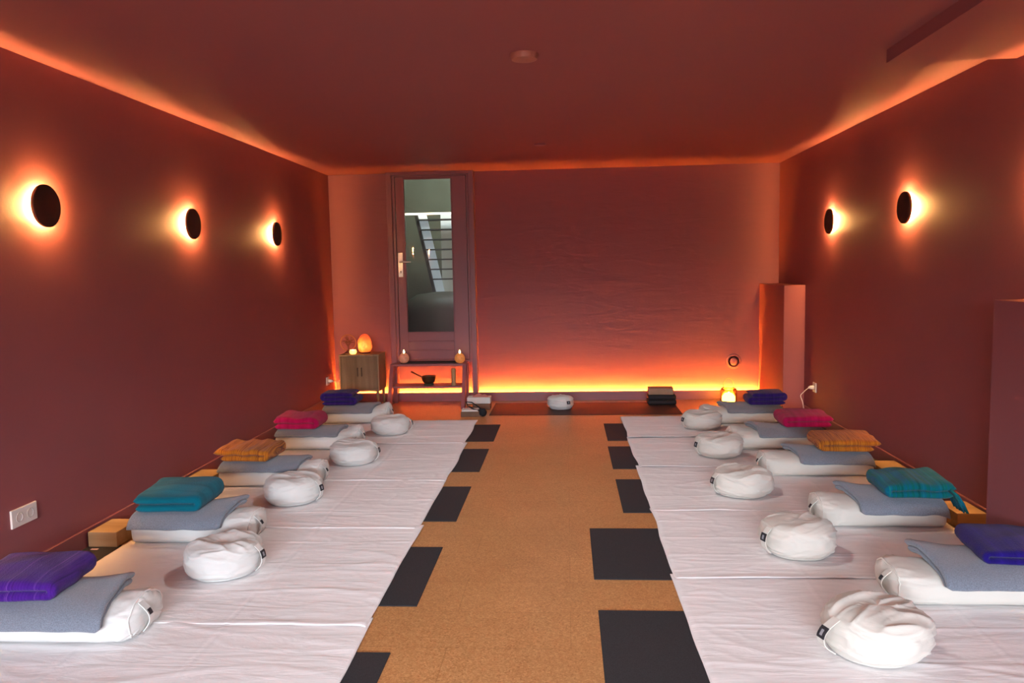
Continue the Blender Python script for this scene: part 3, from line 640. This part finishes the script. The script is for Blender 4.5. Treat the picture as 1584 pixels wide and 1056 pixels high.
# ------------------------------------------------------------------ cabinet and what stands on it
cb = empty('tambour_cabinet', (-2.085, 7.80, 0)); tag(cb, 'small oak cabinet with ribbed tambour doors in the left back corner', 'cabinet')
def L2(x0, x1, ya, yb, z0, z1, bev=0): return MB().box(x0+2.085, x1+2.085, ya-7.80, yb-7.80, z0, z1, bev)
mb = L2(-2.288, -2.270, 7.65, 7.95, .175, .545, .004)
for a in ((-1.900, -1.882, 7.65, 7.95, .175, .545, .004), (-2.270, -1.900, 7.65, 7.95, .175, .193, .002), (-2.270, -1.900, 7.65, 7.95, .527, .545, .002), (-2.27, -1.90, 7.935, 7.945, .19, .53, 0)):
    mb.box(a[0]+2.085, a[1]+2.085, a[2]-7.80, a[3]-7.80, a[4], a[5], a[6])
mb.build('case', oak, cb)
for s in (0, 1):
    mb = MB(); x0 = -2.268+s*.184
    for k in range(14):
        a = x0+k*.01307; mb.box(a+2.085, a+.0105+2.085, -.140, -.128, .195, .525, .003, seg=1)
    mb.box(x0+2.085, x0+.183+2.085, -.130, -.124, .195, .525)
    d = mb.build('tambour_door', oakslat, cb)
    hx = -2.107 if s == 0 else -2.066
    MB().box(hx+2.085, hx+.012+2.085, -.152, -.139, .325, .415, .003).build('handle', plain('dark_oak', (.07, .04, .02), .6), d)
for lx in (-.175, .175):
    for ly in (-.12, .12):
        MB().tube([(lx, ly, .176), (lx*1.05, ly*1.03, 0)], [.016, .010], 12).build('leg', oak, cb)
ZT = .5455
# tree-of-life ring
tl = empty('wire_tree_ornament', (-2.232, 7.82, ZT)); tag(tl, 'round copper wire tree ornament on the cabinet', 'ornament')
MB().tube([(.080*math.cos(a), 0, .108+.080*math.sin(a)) for a in np.linspace(0, 2*PI, 48, endpoint=False)], .005, 8, True).build('ring', gold, tl, True)
mb = MB(); rnd = random.Random(4)
for k in range(6): mb.tube([(rnd.uniform(-.006, .006), 0, .03), (rnd.uniform(-.010, .010), .003, .07), ((k-2.5)*.013, 0, .112)], .0032, 6)
for k in range(20):
    a = rnd.uniform(-.2, PI+.2); rr = rnd.uniform(.05, .076); b0 = (k % 6-2.5)*.013
    mb.tube([(b0, 0, .105), ((b0+rr*math.cos(a))/2+rnd.uniform(-.01, .01), .004, .115+rr*math.sin(a)*.4), (rr*math.cos(a), 0, .108+rr*math.sin(a))], .0022, 5)
mb.build('wire_tree', plain('dark_copper_wire', (.16, .05, .03), .4, .6), tl)
sm_by_angle(MB().lathe([(.040, 0), (.040, .008), (.020, .016), (.012, .034)], 24).build('foot', darkwood, tl))
tg_ = empty('tealight_holder', (-2.155, 7.71, ZT)); tag(tg_, 'small amber glass tealight holder on the cabinet', 'candle holder')
sm_by_angle(MB().lathe([(.020, 0), (.034, .010), (.037, .028), (.031, .045), (.028, .045), (.032, .028), (.028, .010), (.012, .006)], 28).build('glass_cup', amber_e, tg_))
MB().lathe([(.004, .012), (.007, .024), (.005, .036), (.001, .048)], 12).build('flame', flame_e, tg_, True)
# salt lamp
nr, nt_ = 30, 40; ph = np.linspace(-PI/2, PI/2, nr)[:, None]; th = np.linspace(0, 2*PI, nt_, endpoint=False)[None, :]
rr = .070*np.cos(ph)**.7*(1-.22*np.sin(ph)); zz = .095*np.sin(ph)+.100; nn = pn(np.cos(th)*1.6, np.sin(th)*1.6, zz*16); rr = rr*(1+.16*nn)
V = np.stack([rr*np.cos(th), rr*np.sin(th), zz+.0*nn], -1).reshape(-1, 3)
sa_ = empty('salt_lamp', (-2.055, 7.80, ZT)); tag(sa_, 'glowing orange rock salt lamp on the cabinet', 'lamp')
mk('salt_crystal', V, grid_faces(nr, nt_, True)+[tuple(range(nt_)), tuple((nr-1)*nt_+k for k in range(nt_))], saltlamp, sa_, False)
MB().lathe([(.056, 0), (.058, .012), (.05, .016)], 32).build('wooden_base', darkwood, sa_)

# ------------------------------------------------------------------ two-tread steps below the door
stp = empty('step_ladder', (-1.40, 7.80, 0)); tag(stp, 'painted two-tread wooden steps leading up to the back door', 'steps')
def T2(p): return [(x+1.40, y-7.80, z) for x, y, z in p]
for x in (-1.80, -1.056):
    a = .036
    MB().hexa(T2([(x-.0, 7.58, 0), (x+a, 7.58, 0), (x+a, 7.66, 0), (x, 7.66, 0), (x, 7.80, .425), (x+a, 7.80, .425), (x+a, 7.88, .425), (x, 7.88, .425)])).build('side_rail', trimpaint, stp)
    MB().box(x+1.40, x+1.40+a, .135, .175, 0, .425).build('rear_leg', trimpaint, stp)
MB().box(-.37, .352, .0, .21, .405, .427, .003).build('tread', trimpaint, stp)
MB().box(-.362, .344, -.085, .14, .192, .212, .003).build('tread', trimpaint, stp)
o = MB().box(-.30, .30, -.09, .09, 0, .008, .003).build('door_mat', tilem, None, False, None, (-1.40, 7.92, .4275)); tag(o, 'thin black mat on the top step below the door', 'mat')
for x, y, m_, em, lab in ((-1.667, 7.855, saltP, 0, 'pinkish round salt candle holder at the left end of the top step'), (-1.092, 7.855, saltO, 1, 'orange glowing round salt candle holder at the right end of the top step')):
    c = empty('salt_candle_holder', (x, y, .428 if abs(x+1.4) > .29 else .436)); tag(c, lab, 'candle holder', 'round salt candle holders')
    nr, nt_ = 22, 32; ph = np.linspace(-1.1, 1.25, nr)[:, None]; th = np.linspace(0, 2*PI, nt_, endpoint=False)[None, :]
    rr = .053*np.cos(ph)+0*th; zz = .053*np.sin(ph)+.0472; rr = rr*(1+.05*pn(np.cos(th)*2, np.sin(th)*2, zz*40+x))
    V = np.stack([rr*np.cos(th), rr*np.sin(th), zz+0*th], -1).reshape(-1, 3)
    mk('salt_ball', V, grid_faces(nr, nt_, True)+[tuple(range(nt_)), tuple((nr-1)*nt_+k for k in range(nt_))], m_, c, True)
    MB().lathe([(.003, .098), (.010, .106), (.008, .118), (.001, .134)], 14).build('flame', flame_e, c, True)
bw = empty('singing_bowl', (-1.405, 7.78, .2125)); tag(bw, 'dark bronze singing bowl on the lower step', 'bowl')
sm_by_angle(MB().lathe([(.030, .018), (.050, .024), (.066, .050), (.073, .088), (.075, .094), (.070, .094), (.066, .086), (.060, .052), (.040, .030), (.01, .026)], 40).build('bowl', brass, bw), 60)
sm_by_angle(MB().lathe([(.030, 0), (.048, .004), (.052, .011), (.048, .018), (.030, .020)], 32).build('ring_cushion', plain('dark_green_cushion', (.03, .05, .03), .7), bw), 60)
o = MB().tube([(.02, 0, -.055), (-.06, -.005, .000), (-.165, -.01, .055)], [.008, .008, .009], 12).build('mallet', darkwood, None, True, None, (-1.415, 7.775, .2995))
tag(o, 'thin dark wooden mallet leaning in the singing bowl', 'mallet')
o = MB().lathe([(.020, 0), (.024, .003), (.024, .165), (.021, .172), (.017, .174)], 24).build('wooden_cylinder', wood('pale_bamboo', (.32, .19, .08), (.46, .29, .13), 2), None, False, None, (-1.145, 7.745, .2125)); sm_by_angle(o)
tag(o, 'upright tan wooden cylinder on the lower step', 'cylinder')

# ------------------------------------------------------------------ things on the floor at the back
o = MB().box(-.085, .085, -.075, .075, 0, .060, .003).build('cardboard_box', brownbox, None, False, None, (-.845, 7.60, 0)); tag(o, 'low brown box under the white tissue box', 'box')
o = MB().box(-.115, .115, -.065, .065, 0, .062, .004).build('tissue_box', papers, None, False, None, (-.872, 7.60, .0605)); tag(o, 'flat white tissue box near the right foot of the steps', 'box')
nr = 20; g_ = np.linspace(-1, 1, nr); X_, Y_ = np.meshgrid(g_, g_, indexing='ij')
Zc = .004+.022*(1-np.clip(np.hypot(X_, Y_), 0, 1)**2)*(1+.8*pn(X_*2, Y_*2, 3)); V = np.stack([X_*.075, Y_*.05, Zc], -1).reshape(-1, 3)
o = mk('cloth', V, grid_faces(nr, nr), pinkc, None, True, None, (-.86, 7.60, .1225)); o.modifiers.new('t', 'SOLIDIFY').thickness = .003; tag(o, 'small salmon pink cloth lying on the white tissue box', 'cloth')
o = MB().box(-.10, .10, -.075, .075, 0, .050, .003).build('storage_box', brownbox, None, False, None, (-.90, 7.24, 0)); tag(o, 'low brown box with a book on it, behind the left sheet corner', 'box')
o = empty('book', (-.915, 7.225, .0505)); tag(o, 'small white book lying on the low brown box', 'book')
MB().box(-.075, .075, -.055, .055, .002, .013).build('pages', papers, o); MB().box(-.078, .078, -.058, .058, 0, .002).build('cover', papers, o); MB().box(-.078, .078, -.058, .058, .013, .0155).build('cover', papers, o)
pc = empty('black_pouch', (-.80, 7.19, .0)); tag(pc, 'black pouch with a curved strap beside the white book', 'bag')
nr, nt_ = 18, 24; ph = np.linspace(-PI/2, PI/2, nr)[:, None]; th = np.linspace(0, 2*PI, nt_, endpoint=False)[None, :]
V = np.stack([.040*np.cos(ph)**.6*np.cos(th)*(1+.2*pn(th, ph*2, 5)), .035*np.cos(ph)**.6*np.sin(th), .038*np.sin(ph)+.038+0*th], -1).reshape(-1, 3)
mk('pouch_body', V, grid_faces(nr, nt_, True)+[tuple(range(nt_)), tuple((nr-1)*nt_+k for k in range(nt_))], blackm, pc, True)
MB().tube([(-.01, 0, .07), (-.05, .01, .100), (-.10, .02, .130), (-.155, .02, .135), (-.13, .0, .095), (-.08, -.01, .07), (-.02, -.02, .06)], .006, 8).build('strap', blackm, pc, True)
o = MB()
o.box(-.14, .14, -.09, .09, 0, .048, .016, seg=3); o.box(-.135, .138, -.088, .09, .046, .098, .018, seg=3); o = o.build('folded_black_blanket', blackm, None, True, None, (.930, 7.80, .0047)); sm_by_angle(o, 60)
tag(o, 'black folded blanket at the far right corner of the dark mat', 'blanket')
o = MB().box(-.125, .120, -.075, .075, 0, .064, .006).build('cork_block', tanbook, None, False, None, (.925, 7.80, .1035)); o.rotation_euler.z = -.05; tag(o, 'tan block lying on the black folded blanket', 'yoga block')
# lantern
ln = empty('glass_lantern', (1.575, 7.72, 0)); tag(ln, 'glowing yellow glass jar lantern by the back wall on the right', 'lantern')
ln_z = .0
sm_by_angle(MB().lathe([(.070, 0), (.078, .006), (.080, .13), (.072, .165), (.050, .175), (.047, .175), (.069, .162), (.077, .128), (.075, .010), (.02, .006)], 40).build('glass_jar', jarg, ln), 50)
MB().lathe([(.02, .012), (.056, .022), (.064, .050), (.062, .085), (.040, .115), (.006, .13)], 24).build('candle_glow', bulb_e, ln, True)
MB().tube([(.052*math.cos(a), 0, .17+.095*math.sin(a)) for a in np.linspace(0, PI, 20)], .0025, 6).build('wire_handle', gold, ln, True)
